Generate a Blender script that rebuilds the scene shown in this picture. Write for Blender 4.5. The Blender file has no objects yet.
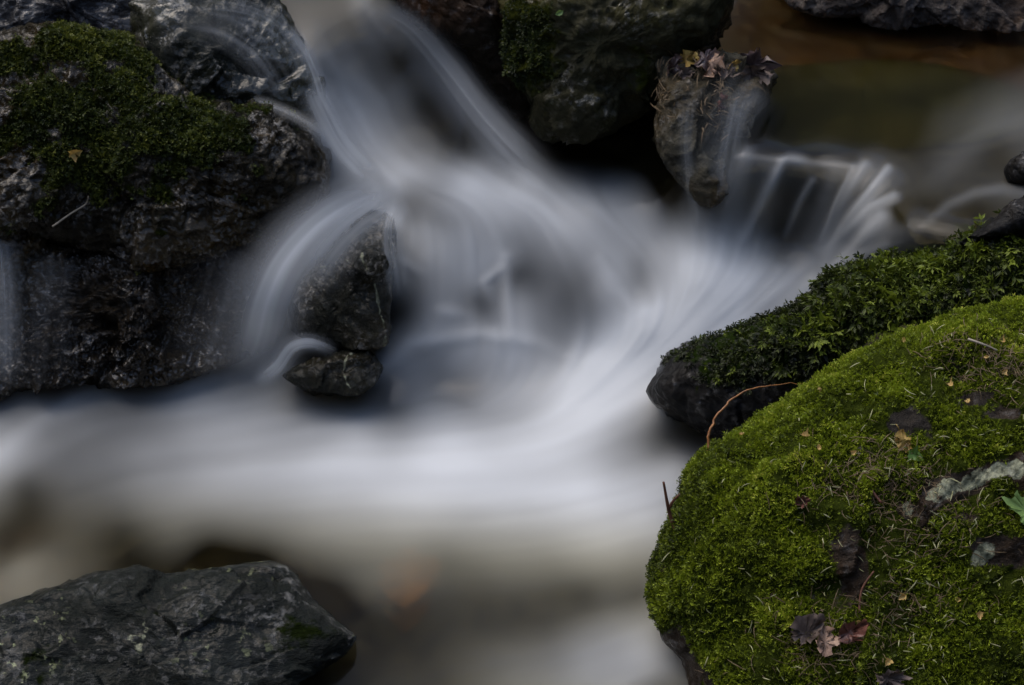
import bpy, math, random
import numpy as np
from mathutils import Vector
from mathutils.bvhtree import BVHTree

random.seed(7)
RNG = np.random.default_rng(11)
SC = bpy.context.scene
COL = SC.collection

# ------------------------------------------------------------------ camera
H, PITCH, LENS = 1.55, math.radians(28.0), 85.0
FPX = 1024 * LENS / 36.0
cam_d = bpy.data.cameras.new("camera")
cam_d.lens = LENS
cam_d.sensor_width = 36.0
cam_d.clip_start = 0.05
cam_d.clip_end = 500.0
cam_d.dof.use_dof = True
cam_d.dof.focus_distance = 2.62
cam_d.dof.aperture_fstop = 20.0
cam = bpy.data.objects.new("camera", cam_d)
COL.objects.link(cam)
cam.location = (0, 0, H)
cam.rotation_euler = (math.pi / 2 - PITCH, 0, 0)
SC.camera = cam

# ------------------------------------------------------------------ light
SUN_EL, SUN_AZ = math.radians(66), math.radians(-60)      # azimuth measured from +Y towards +X
world = bpy.data.worlds.new("World")
SC.world = world
world.use_nodes = True
wn = world.node_tree
bg = wn.nodes["Background"]
sky = wn.nodes.new("ShaderNodeTexSky")
sky.sky_type = 'NISHITA'
sky.sun_disc = False
sky.sun_elevation = SUN_EL
sky.sun_rotation = SUN_AZ
sky.air_density = 1.0
sky.dust_density = 3.0
sky.ozone_density = 1.0
wn.links.new(sky.outputs[0], bg.inputs[0])
bg.inputs[1].default_value = 0.15
sun_d = bpy.data.lights.new("sun", 'SUN')
sun_d.energy = 0.8
sun_d.angle = math.radians(60)
sun_d.color = (1.0, 0.93, 0.82)
sun = bpy.data.objects.new("sun", sun_d)
COL.objects.link(sun)
sv = Vector((math.sin(SUN_AZ) * math.cos(SUN_EL), math.cos(SUN_AZ) * math.cos(SUN_EL), math.sin(SUN_EL)))
sun.rotation_euler = sv.to_track_quat('Z', 'Y').to_euler()
sun.location = sv * 20
SC.view_settings.view_transform = 'Standard'
SC.view_settings.look = 'None'
SC.view_settings.exposure = 1.0
SC.view_settings.gamma = 1.0
SC.view_settings.use_curve_mapping = False
try:
    SC.cycles.transparent_max_bounces = 16
    SC.cycles.max_bounces = 6
    SC.cycles.use_denoising = True
    SC.cycles.sample_clamp_indirect = 4.0
except Exception:
    pass

# ------------------------------------------------------------------ maths helpers
FWD = np.array([0, math.cos(PITCH), -math.sin(PITCH)])
UPV = np.array([0, math.sin(PITCH), math.cos(PITCH)])
CAM = np.array([0, 0, H])


def rays(px, py):
    px = np.asarray(px, float); py = np.asarray(py, float)
    return FWD + ((px - 512) / FPX)[..., None] * np.array([1.0, 0, 0]) + ((342.5 - py) / FPX)[..., None] * UPV


def at_y(px, py, y):
    d = rays(px, py)
    return CAM + d * (np.asarray(y, float) / d[..., 1])[..., None]


def at_z(px, py, z):
    d = rays(px, py)
    return CAM + d * ((np.asarray(z, float) - H) / d[..., 2])[..., None]


_perm = np.random.default_rng(3).permutation(256)
_perm = np.concatenate([_perm, _perm, _perm])
_grad = np.random.default_rng(4).normal(size=(256, 3))
_grad /= np.linalg.norm(_grad, axis=1)[:, None]


def perlin(p):
    p = np.asarray(p, float)
    i = np.floor(p).astype(int)
    f = p - i
    u = f * f * f * (f * (f * 6 - 15) + 10)
    i &= 255
    out = np.zeros(len(p))
    for dx in (0, 1):
        for dy in (0, 1):
            for dz in (0, 1):
                h = _perm[_perm[_perm[(i[:, 0] + dx) & 255] + ((i[:, 1] + dy) & 255)] + ((i[:, 2] + dz) & 255)]
                g = _grad[h]
                w = (u[:, 0] if dx else 1 - u[:, 0]) * (u[:, 1] if dy else 1 - u[:, 1]) * (u[:, 2] if dz else 1 - u[:, 2])
                out += w * (g[:, 0] * (f[:, 0] - dx) + g[:, 1] * (f[:, 1] - dy) + g[:, 2] * (f[:, 2] - dz))
    return out * 1.6


def fbm(p, octs=4, gain=.5, ridged=False):
    p = np.asarray(p, float)
    a, s, tot = 1.0, 1.0, np.zeros(len(p))
    for k in range(octs):
        n = perlin(p * s + k * 17.3)
        tot += a * ((1 - 2 * np.abs(n)) if ridged else n)
        a *= gain; s *= 2.03
    return tot


def facets(p, seed):
    """flat-faced broken-stone relief: signed height of the nearest of a few random cell planes"""
    r = np.random.default_rng(seed)
    i = np.floor(p).astype(int)
    best = np.full(len(p), 1e9); val = np.zeros(len(p))
    for dx in (-1, 0, 1):
        for dy in (-1, 0, 1):
            for dz in (-1, 0, 1):
                c = i + np.array([dx, dy, dz])
                h = _perm[_perm[_perm[(c[:, 0] + seed) & 255] + (c[:, 1] & 255)] + (c[:, 2] & 255)]
                o = c + 0.5 + _grad[h] * .45
                d = ((p - o) ** 2).sum(1)
                g = _grad[(h + 91) & 255]
                v = ((p - o) * g).sum(1) + _grad[(h + 31) & 255][:, 0] * .35
                m = d < best
                best[m] = d[m]; val[m] = v[m]
    return val


def smooth(a, b, x):
    t = np.clip((x - a) / (b - a), 0, 1)
    return t * t * (3 - 2 * t)


def rbf(pts, vals, Q, lam=0.0, kern='tps'):
    pts = np.asarray(pts, float) / 100.0; Q = np.asarray(Q, float) / 100.0
    vals = np.asarray(vals, float)
    n = len(pts)

    def phi(r2):
        return 0.5 * r2 * np.log(r2 + 1e-9) if kern == 'tps' else np.sqrt(r2 + .02)
    d2 = ((pts[:, None] - pts[None]) ** 2).sum(-1)
    A = np.zeros((n + 3, n + 3))
    A[:n, :n] = phi(d2) + (lam if kern == 'tps' else -lam) * np.eye(n)
    P = np.c_[np.ones(n), pts]
    A[:n, n:] = P; A[n:, :n] = P.T
    w = np.linalg.solve(A, np.r_[vals, 0, 0, 0])
    out = np.zeros(len(Q))
    for s in range(0, len(Q), 20000):
        q = Q[s:s + 20000]
        out[s:s + 20000] = phi(((q[:, None] - pts[None]) ** 2).sum(-1)) @ w[:n] + w[n] + q @ w[n + 1:]
    return out


# ------------------------------------------------------------------ object helpers
def tag(o, label=None, cat=None, group=None, kind=None):
    if label: o['label'] = label
    if cat: o['category'] = cat
    if group: o['group'] = group
    if kind: o['kind'] = kind
    return o


def mesh_obj(name, V, F, m, parent=None, origin=(0, 0, 0), smooth_sh=True, attrs=None):
    origin = np.asarray(origin, float)
    V = np.asarray(V, float) - origin
    me = bpy.data.meshes.new(name)
    if isinstance(F, np.ndarray):
        n, k = F.shape
        me.vertices.add(len(V)); me.vertices.foreach_set("co", V.astype(np.float32).ravel())
        me.loops.add(n * k); me.loops.foreach_set("vertex_index", F.astype(np.int32).ravel())
        me.polygons.add(n)
        me.polygons.foreach_set("loop_start", np.arange(0, n * k, k, dtype=np.int32))
        me.polygons.foreach_set("loop_total", np.full(n, k, dtype=np.int32))
        me.update(calc_edges=True)
        me.validate()
    else:
        me.from_pydata([tuple(v) for v in V], [], F)
    me.polygons.foreach_set("use_smooth", [smooth_sh] * len(me.polygons))
    for an, av in (attrs or {}).items():
        a = me.attributes.new(an, 'FLOAT', 'POINT')
        a.data.foreach_set("value", np.asarray(av, np.float32))
    me.materials.append(m)
    o = bpy.data.objects.new(name, me)
    COL.objects.link(o)
    if parent is not None:
        o.parent = parent
    else:
        o.location = origin
    return o


# ------------------------------------------------------------------ materials
class NT:
    def __init__(self, name):
        self.m = bpy.data.materials.new(name)
        self.m.use_nodes = True
        self.t = self.m.node_tree
        self.t.nodes.clear()
        self.out = self.n("ShaderNodeOutputMaterial")

    def n(self, typ, **kw):
        nd = self.t.nodes.new(typ)
        for k, v in kw.items():
            if k.startswith('i_'):
                nd.inputs[k[2:].replace('_', ' ')].default_value = v
            else:
                setattr(nd, k, v)
        return nd

    def l(self, a, b):
        self.t.links.new(a, b)

    def coord(self):
        return self.n("ShaderNodeTexCoord").outputs["Object"]

    def noise(self, vec, scale, detail=6, rough=.6, typ='FBM', dist=0.0):
        nd = self.n("ShaderNodeTexNoise")
        nd.noise_type = typ
        nd.inputs["Scale"].default_value = scale
        nd.inputs["Detail"].default_value = detail
        nd.inputs["Roughness"].default_value = rough
        nd.inputs["Distortion"].default_value = dist
        self.l(vec, nd.inputs["Vector"])
        return nd.outputs[0]

    def ramp(self, fac, stops):
        r = self.n("ShaderNodeValToRGB")
        el = r.color_ramp.elements
        while len(el) < len(stops): el.new(0.5)
        for e, (p, c) in zip(el, stops):
            e.position = p
            e.color = (c, c, c, 1) if isinstance(c, (int, float)) else (*c, 1)
        self.l(fac, r.inputs[0])
        return r.outputs[0]

    def mix(self, fac, a, b, mode='MIX'):
        x = self.n("ShaderNodeMix", data_type='RGBA', blend_type=mode)
        for sock, v in ((x.inputs[0], fac), (x.inputs[6], a), (x.inputs[7], b)):
            if hasattr(v, 'is_linked'): self.l(v, sock)
            elif isinstance(v, (int, float)): sock.default_value = v
            else: sock.default_value = (*v, 1)
        return x.outputs[2]

    def math(self, op, a, b=None, clamp=False):
        x = self.n("ShaderNodeMath", operation=op, use_clamp=clamp)
        for s, v in ((x.inputs[0], a), (x.inputs[1], b)):
            if v is None: continue
            if hasattr(v, 'is_linked'): self.l(v, s)
            else: s.default_value = v
        return x.outputs[0]

    def attr(self, name):
        return self.n("ShaderNodeAttribute", attribute_name=name).outputs["Fac"]


def mat_rock(name, dark, mid, light, rough=(.18, .5), scale=9., brown=None, brown_amt=.5, lichen=None, lichen_t=.62,
             lichen_s=38., moss=(.018, .026, .006), bump=.7, stretch=None, spec=.5, bump_s=32., glint=.9, bd=.012, gs=85, coat=0.):
    t = NT(name)
    vec = t.coord()
    if stretch:
        mp = t.n("ShaderNodeMapping")
        mp.inputs["Scale"].default_value = stretch
        mp.inputs["Rotation"].default_value = (0.2, 0.3, 0.25)
        t.l(vec, mp.inputs[0])
        vec2 = mp.outputs[0]
    else:
        vec2 = vec
    c = t.ramp(t.noise(vec2, scale, 9, .68), [(.28, dark), (.52, mid), (.78, light)])
    if brown:
        bf = t.ramp(t.noise(vec, 6.5, 5, .6), [(.46, 0), (.68, brown_amt)])
        c = t.mix(bf, c, brown)
    if lichen:
        lf = t.ramp(t.noise(vec, lichen_s, 4, .55), [(lichen_t, 0), (lichen_t + .035, 1)])
        lg = t.ramp(t.noise(vec, 8., 3, .5), [(.45, 0), (.6, 1)])
        c = t.mix(t.math('MULTIPLY', lf, lg), c, lichen)
    lm = t.math('ADD', t.attr("lichen"), t.math('MULTIPLY', t.math('SUBTRACT', t.noise(vec, 70, 6, .7), .5), 1.3))
    lcol = t.ramp(t.noise(vec, 120, 4, .6), [(.35, (.07, .075, .05)), (.6, (.27, .28, .19))])
    c = t.mix(t.ramp(lm, [(.5, 0), (.62, 1)]), c, lcol)
    ms = t.attr("moss")
    mn = t.math('ADD', ms, t.math('MULTIPLY', t.math('SUBTRACT', t.noise(vec, 55, 5, .6), .5), 1.2))
    mf = t.ramp(mn, [(.42, 0), (.6, 1)])
    mcol = t.mix(t.noise(vec, 90, 3, .6), (moss[0] * .5, moss[1] * .5, moss[2] * .5), moss)
    c = t.mix(mf, c, mcol)
    b = t.n("ShaderNodeBsdfPrincipled")
    t.l(c, b.inputs["Base Color"])
    gm = t.math('MULTIPLY', t.ramp(t.noise(vec, gs, 4, .6), [(.50, 0), (.66, 1)]), t.ramp(t.noise(vec, 13, 4, .6), [(.46, 0), (.62, 1)]))
    rf = t.ramp(t.noise(vec, 16, 6, .6), [(.35, rough[0]), (.7, rough[1])])
    rf = t.mix(gm, rf, (.12, .12, .12))
    rf = t.mix(mf, rf, (.75, .75, .75))
    t.l(rf, b.inputs["Roughness"])
    sp = t.math('ADD', spec * .18, t.math('MULTIPLY', gm, glint))
    t.l(t.math('MULTIPLY', t.math('SUBTRACT', 1.0, mf), sp), b.inputs["Specular IOR Level"])
    h1 = t.noise(vec2, bump_s, 10, .66)
    h2 = t.noise(vec2, bump_s * .45, 6, .6, 'RIDGED_MULTIFRACTAL')
    hh = t.math('ADD', h1, t.math('MULTIPLY', h2, .25))
    bp = t.n("ShaderNodeBump")
    bp.inputs["Strength"].default_value = bump
    bp.inputs["Distance"].default_value = bd
    t.l(hh, bp.inputs["Height"])
    t.l(bp.outputs[0], b.inputs["Normal"])
    if coat:                                                  # a film of water over the stone
        cp = t.n("ShaderNodeBump")
        cp.inputs["Strength"].default_value = .9
        cp.inputs["Distance"].default_value = .012
        t.l(t.noise(vec, 24, 4, .55), cp.inputs["Height"])
        t.l(cp.outputs[0], b.inputs["Coat Normal"])
        t.l(t.math('MULTIPLY', t.math('SUBTRACT', 1.0, mf), t.math('MULTIPLY', t.ramp(t.noise(vec, 7, 4, .6), [(.36, .15), (.55, 1)]), coat)), b.inputs["Coat Weight"])
        b.inputs["Coat Roughness"].default_value = .07
        b.inputs["Coat IOR"].default_value = 1.6
    t.l(b.outputs[0], t.out.inputs[0])
    return t.m


def mat_moss(name, stops, trans=.25):
    t = NT(name)
    col = t.ramp(t.attr("tone"), stops)
    b = t.n("ShaderNodeBsdfPrincipled")
    t.l(col, b.inputs["Base Color"])
    b.inputs["Roughness"].default_value = .55
    b.inputs["Specular IOR Level"].default_value = .3
    tr = t.n("ShaderNodeBsdfTranslucent")
    t.l(col, tr.inputs[0])
    mx = t.n("ShaderNodeMixShader")
    mx.inputs[0].default_value = trans
    t.l(b.outputs[0], mx.inputs[1]); t.l(tr.outputs[0], mx.inputs[2])
    t.l(mx.outputs[0], t.out.inputs[0])
    return t.m


def mat_simple(name, c1, c2, scale=60, rough=.5, trans=0., spec=.4, bump=.3):
    t = NT(name)
    vec = t.coord()
    n = t.noise(vec, scale, 5, .6)
    col = t.ramp(n, [(.3, c1), (.7, c2)])
    b = t.n("ShaderNodeBsdfPrincipled")
    t.l(col, b.inputs["Base Color"])
    b.inputs["Roughness"].default_value = rough
    b.inputs["Specular IOR Level"].default_value = spec
    bp = t.n("ShaderNodeBump"); bp.inputs["Strength"].default_value = bump; bp.inputs["Distance"].default_value = .002
    t.l(n, bp.inputs["Height"]); t.l(bp.outputs[0], b.inputs["Normal"])
    if trans:
        tr = t.n("ShaderNodeBsdfTranslucent"); t.l(col, tr.inputs[0])
        mx = t.n("ShaderNodeMixShader"); mx.inputs[0].default_value = trans
        t.l(b.outputs[0], mx.inputs[1]); t.l(tr.outputs[0], mx.inputs[2])
        t.l(mx.outputs[0], t.out.inputs[0])
    else:
        t.l(b.outputs[0], t.out.inputs[0])
    return t.m


def mat_water(name, tint=(.62, .58, .42), foam_a=(.64, .67, .69), foam_b=(.64, .625, .50), gloss=.12, clear_gloss=.5):
    """clear brown stream water that turns to white froth where the foam attribute is high"""
    t = NT(name)
    foam = t.attr("foam")
    col = t.mix(t.attr("warm"), foam_a, foam_b)
    df = t.n("ShaderNodeBsdfDiffuse"); t.l(col, df.inputs[0])
    tl = t.n("ShaderNodeBsdfTranslucent"); t.l(col, tl.inputs[0])
    fm = t.n("ShaderNodeMixShader"); fm.inputs[0].default_value = .3
    t.l(df.outputs[0], fm.inputs[1]); t.l(tl.outputs[0], fm.inputs[2])
    tp = t.n("ShaderNodeBsdfTransparent"); tp.inputs[0].default_value = (*tint, 1)
    gl = t.n("ShaderNodeBsdfGlossy"); gl.inputs["Roughness"].default_value = gloss
    gl.inputs[0].default_value = (.9, .93, 1, 1)
    fr = t.n("ShaderNodeFresnel"); fr.inputs[0].default_value = 1.33
    rf = t.n("ShaderNodeBsdfRefraction"); rf.inputs["Roughness"].default_value = .32; rf.inputs["IOR"].default_value = 1.33
    rf.inputs[0].default_value = (*tint, 1)
    rx = t.n("ShaderNodeMixShader"); rx.inputs[0].default_value = .8
    t.l(tp.outputs[0], rx.inputs[1]); t.l(rf.outputs[0], rx.inputs[2])
    cw = t.n("ShaderNodeMixShader")
    t.l(t.math('MULTIPLY', fr.outputs[0], clear_gloss), cw.inputs[0])
    t.l(rx.outputs[0], cw.inputs[1]); t.l(gl.outputs[0], cw.inputs[2])
    mx = t.n("ShaderNodeMixShader")
    t.l(foam, mx.inputs[0]); t.l(cw.outputs[0], mx.inputs[1]); t.l(fm.outputs[0], mx.inputs[2])
    t.l(mx.outputs[0], t.out.inputs[0])
    return t.m


def mat_veil(name, col=(.64, .67, .69)):
    t = NT(name)
    df = t.n("ShaderNodeBsdfDiffuse"); df.inputs[0].default_value = (*col, 1)
    tl = t.n("ShaderNodeBsdfTranslucent"); tl.inputs[0].default_value = (*col, 1)
    fm = t.n("ShaderNodeMixShader"); fm.inputs[0].default_value = .35
    t.l(df.outputs[0], fm.inputs[1]); t.l(tl.outputs[0], fm.inputs[2])
    tp = t.n("ShaderNodeBsdfTransparent")
    mx = t.n("ShaderNodeMixShader")
    t.l(t.attr("foam"), mx.inputs[0]); t.l(tp.outputs[0], mx.inputs[1]); t.l(fm.outputs[0], mx.inputs[2])
    t.l(mx.outputs[0], t.out.inputs[0])
    return t.m


# ------------------------------------------------------------------ the stream: one height field for water and bed
WZ = [  # px, py, height of the water surface above the lower pool
    (-300, 430, 0), (-300, 700, 0), (-300, 900, 0), (0, 400, 0), (0, 500, 0), (0, 700, 0), (250, 400, .0), (250, 500, 0), (250, 700, 0), (250, 900, 0),
    (450, 420, 0), (450, 520, 0), (500, 700, 0), (650, 460, 0), (650, 560, 0), (650, 700, 0), (700, 900, 0), (120, 384, .008), (560, 410, .008),
    (430, 345, .055), (500, 342, .06), (600, 350, .05), (590, 378, .03), (440, 385, .012), (520, 385, .016), (650, 330, .08), (660, 390, .022), (700, 280, .14), (740, 235, .185), (660, 240, .165), (600, 200, .2), (530, 190, .205),
    (480, 180, .22), (400, 180, .225), (420, 260, .15), (500, 290, .11), (600, 300, .105), (540, 250, .15), (640, 290, .115),
    (330, 0, .42), (380, 0, .42), (350, -160, .5), (300, 60, .37), (350, 60, .36), (420, 60, .345), (330, 110, .3), (400, 120, .28), (470, 120, .275), (520, 160, .225),
    (310, 230, .15), (280, 290, .09), (310, 350, .035), (260, 372, .015), (350, 300, .09), (0, 250, .17), (150, 250, .16), (150, 330, .05), (0, 330, .06), (0, 100, .28), (150, 100, .27), (0, 0, .38), (150, 0, .38), (230, 60, .33),
    (-250, 250, .2), (-250, 0, .4), (-250, -180, .5), (150, -180, .5), (600, 60, .31), (600, 0, .34), (600, -180, .5), (620, 160, .22),
    (760, 60, .302), (760, 0, .302), (900, 40, .302), (1000, 60, .302), (1024, 100, .302), (800, 130, .3), (900, 150, .297), (720, 90, .302), (1000, 150, .296), (850, 90, .301),
    (735, 155, .294), (790, 157, .292), (850, 160, .292), (720, 235, .185), (770, 235, .178), (800, 245, .168), (780, 270, .145), (850, 245, .195), (885, 200, .274), (905, 230, .268), (950, 185, .288), (960, 225, .283), (1000, 200, .287), (1030, 235, .284), (870, 238, .228),
    (820, 290, .13), (900, -160, .36), (1250, 60, .31), (1250, 200, .3), (1250, -180, .4), (900, 330, .1), (1050, 330, .16), (1250, 400, .1), (900, 500, -.05), (1100, 700, -.1), (1250, 900, -.1), (900, 900, -.1)]
FOAM_SHADE_L = [  # px, py, how bright the water reads there (0-255), overhang shade put in with the froth
    (0, 410, 95), (20, 400, 95), (60, 383, 60), (116, 376, 105), (190, 379, 122), (228, 379, 112), (140, 398, 85), (105, 406, 95), (70, 396, 100), (35, 398, 92), (10, 388, 105), (0, 458, 140), (21, 437, 125), (176, 427, 120), (246, 423, 135), (281, 381, 98), (316, 402, 78),
    (352, 405, 80), (316, 423, 130), (352, 440, 158), (246, 455, 145), (140, 448, 112), (70, 448, 95), (21, 483, 75), (70, 500, 76), (140, 493, 100), (211, 483, 130), (316, 483, 150), (352, 518, 130), (246, 518, 102), (176, 529, 85), (123, 532, 52), (35, 536, 52),
    (7, 553, 54), (21, 571, 90), (53, 564, 76), (88, 557, 60), (140, 557, 42), (211, 546, 38), (264, 557, 32), (316, 557, 78), (352, 557, 95), (337, 585, 38), (0, 610, 75), (-200, 450, 110), (-200, 600, 70), (100, 620, 50), (200, 620, 40), (200, 800, 40),
    (410, 345, 110), (481, 338, 138), (516, 345, 148), (428, 373, 105), (375, 373, 72), (463, 390, 95), (498, 373, 128), (551, 348, 122), (393, 408, 85), (358, 429, 145), (445, 440, 172), (498, 422, 148), (533, 401, 155), (586, 373, 175), (656, 338, 190), (628, 390, 165), (621, 436, 130), (656, 447, 90),
    (674, 425, 65), (700, 440, 50), (674, 471, 135), (690, 490, 120), (604, 461, 145), (551, 436, 165), (516, 478, 168), (586, 496, 170), (639, 513, 160), (481, 524, 140), (410, 503, 155), (375, 538, 115), (516, 538, 130), (586, 538, 145), (639, 545, 130), (740, 560, 100),
    (445, 553, 98), (551, 560, 104), (621, 560, 118), (481, 589, 62), (586, 596, 60), (639, 596, 74), (375, 589, 70), (410, 610, 42), (358, 613, 30), (445, 631, 45), (551, 638, 72), (520, 612, 52), (621, 631, 115), (649, 652, 145), (586, 666, 120), (516, 673, 88), (445, 680, 55), (375, 666, 38), (656, 685, 95), (550, 800, 100),
    (409, 158, 108), (468, 155, 78), (509, 155, 108), (541, 155, 45), (409, 175, 135), (468, 184, 150), (526, 184, 148), (570, 199, 130), (570, 175, 75), (600, 169, 52), (585, 155, 32), (620, 193, 108), (629, 169, 45), (658, 199, 55), (667, 213, 70), (644, 219, 128), (412, 199, 95), (444, 219, 105), (418, 228, 115), (483, 213, 140), (439, 257, 120),
    (400, 266, 112), (512, 240, 112), (556, 228, 135), (614, 237, 128), (585, 213, 132), (673, 243, 140), (512, 272, 82), (485, 281, 122), (506, 263, 120), (556, 266, 93), (541, 286, 88), (483, 304, 82), (509, 304, 118), (450, 316, 115), (409, 310, 68), (556, 310, 90), (585, 281, 93), (608, 278, 125), (644, 278, 112), (629, 310, 135), (585, 316, 100), (658, 304, 150), (397, 316, 50),
    (317, 17, 60), (283, 10, 40), (345, 0, 55), (377, 10, 80), (411, 27, 100), (438, 57, 100), (465, 91, 97), (485, 124, 102), (512, 141, 98), (528, 161, 95), (350, 33, 78), (401, 60, 48), (424, 101, 36), (458, 141, 46), (418, 134, 76), (440, 120, 36), (394, 94, 92), (344, 67, 112), (330, 101, 148), (361, 121, 143), (367, 161, 138), (391, 188, 138), (485, 84, 30), (520, 125, 30), (420, 10, 30), (450, 35, 30),
    (700, 20, 45), (340, -100, 40), (250, 60, 40), (316, 208, 100), (290, 250, 60), (260, 300, 60), (200, 350, 45), (100, 330, 40), (0, 320, 80), (100, 200, 30), (100, 100, 30),
    (705, 173, 42), (698, 204, 80), (731, 186, 70), (746, 153, 34), (760, 140, 25), (800, 145, 25), (850, 148, 25), (730, 135, 25), (775, 152, 30), (820, 155, 28), (718, 224, 110), (743, 224, 108), (769, 219, 66), (764, 189, 70), (792, 163, 55), (782, 206, 58), (812, 194, 56), (802, 224, 68), (782, 252, 78), (820, 252, 110), (853, 224, 105), (873, 219, 110), (873, 171, 60), (843, 212, 65), (858, 194, 55), (896, 218, 32), (898, 229, 70), (883, 247, 78),
    (832, 272, 115), (705, 252, 170), (731, 267, 175), (782, 277, 145), (693, 275, 178), (680, 310, 185), (760, 310, 150),
    (1012, 123, 66), (953, 116, 48), (977, 147, 48), (942, 170, 50), (918, 147, 38), (895, 147, 34), (1000, 158, 42), (1005, 189, 56), (972, 193, 48), (953, 217, 38), (918, 229, 36), (977, 212, 32), (907, 200, 36), (953, 107, 42), (1100, 125, 66), (1100, 200, 40),
    (900, 60, 25), (760, 50, 25), (1000, 60, 25), (800, 110, 25), (850, 130, 28), (900, 85, 25), (850, 20, 25), (1100, 50, 25), (750, 100, 25), (600, 60, 25), (600, -100, 25), (900, -100, 25)]
STROKES = [  # path, width px, strength: strands of falling and running water
    ([(782, 163), (768, 190), (752, 222), (745, 240)], 5, .42),
    ([(790, 160), (806, 163)], 6, .24), ([(742, 157), (800, 163), (872, 168)], 4, .12), ([(770, 170), (758, 235)], 12, .12), ([(835, 172), (812, 240)], 12, .12),
    ([(812, 182), (799, 205), (786, 236)], 4, .24),
    ([(865, 165), (850, 190), (832, 225), (820, 250)], 6, .26),
    ([(853, 168), (838, 200), (822, 240)], 3, .18),
    ([(888, 170), (868, 195), (845, 225), (826, 255)], 5, .36),
    ([(894, 196), (872, 208), (850, 232), (822, 265)], 5, .36),
    ([(882, 218), (862, 240), (835, 268), (805, 290)], 8, .34),
    ([(886, 246), (860, 258), (836, 276)], 6, .22),
    ([(746, 155), (738, 190), (728, 225)], 9, .20),
    ([(697, 192), (698, 225)], 4, .18),
    ([(1030, 195), (1003, 188), (975, 193), (948, 205), (915, 232)], 5, .09),
    ([(1030, 118), (990, 128), (955, 155), (930, 180)], 14, .06),
    ([(365, 5), (405, 22), (440, 60), (470, 105), (500, 140), (535, 168)], 12, .16),
    ([(318, 90), (345, 110), (365, 150), (385, 182)], 15, .22),
    ([(322, 55), (350, 80), (385, 105)], 8, .08),
    ([(118, 374), (80, 395), (40, 420), (0, 458), (-60, 490)], 9, .12),
    ([(120, 376), (160, 374), (230, 378)], 4, .08),
    ([(500, 270), (485, 283), (492, 300)], 5, .2),
    ([(507, 258), (508, 300), (512, 335)], 6, .2),
    ([(600, 262), (615, 290), (640, 315)], 7, .16),
    ([(440, 312), (465, 316)], 7, .16),
    ([(-20, 600), (20, 572), (60, 556)], 12, .05),
    ([(375, 374), (410, 346), (480, 335), (540, 344), (585, 366)], 8, .20), ([(678, 46), (700, 34), (716, 22), (732, 2)], 3, .25),
    ([(402, 262), (420, 275)], 5, .16)]
DARKS = [([(408, 190), (415, 215)], 12, .22), ([(430, 218), (455, 222)], 12, .12), ([(520, 270), (535, 285)], 16, .2), ([(480, 300), (490, 318)], 10, .2),
         ([(425, 365), (440, 388), (465, 395)], 18, .22), ([(796, 172), (780, 225)], 5, .15), ([(820, 185), (808, 235)], 8, .2), ([(868, 190), (845, 222)], 3, .2), ([(640, 262), (640, 292)], 12, .18)]

STEP = 2.5
gx = np.arange(-265, 1290, STEP); gy = np.arange(-200, 903, STEP)
GX, GY = np.meshgrid(gx, gy)
Q = np.c_[GX.ravel(), GY.ravel()].astype(float)
NXG, NYG = len(gx), len(gy)


def lin(L):
    c = np.clip(np.asarray(L, float) / 255, 0, 1)
    return ((c + .055) / 1.055) ** 2.4


def seg_field(path, Q):
    best = np.full(len(Q), 1e9); tt = np.zeros(len(Q))
    P = np.array(path, float)
    L = np.r_[0, np.cumsum(np.linalg.norm(np.diff(P, axis=0), axis=1))]
    for a, b, l0, l1 in zip(P[:-1], P[1:], L[:-1], L[1:]):
        d = b - a
        t = np.clip(((Q - a) @ d) / (d @ d), 0, 1)
        r = np.linalg.norm(Q - a - t[:, None] * d, axis=1)
        m = r < best
        best[m] = r[m]; tt[m] = ((l0 + t * (l1 - l0)) / L[-1])[m]
    return best, tt


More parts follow.
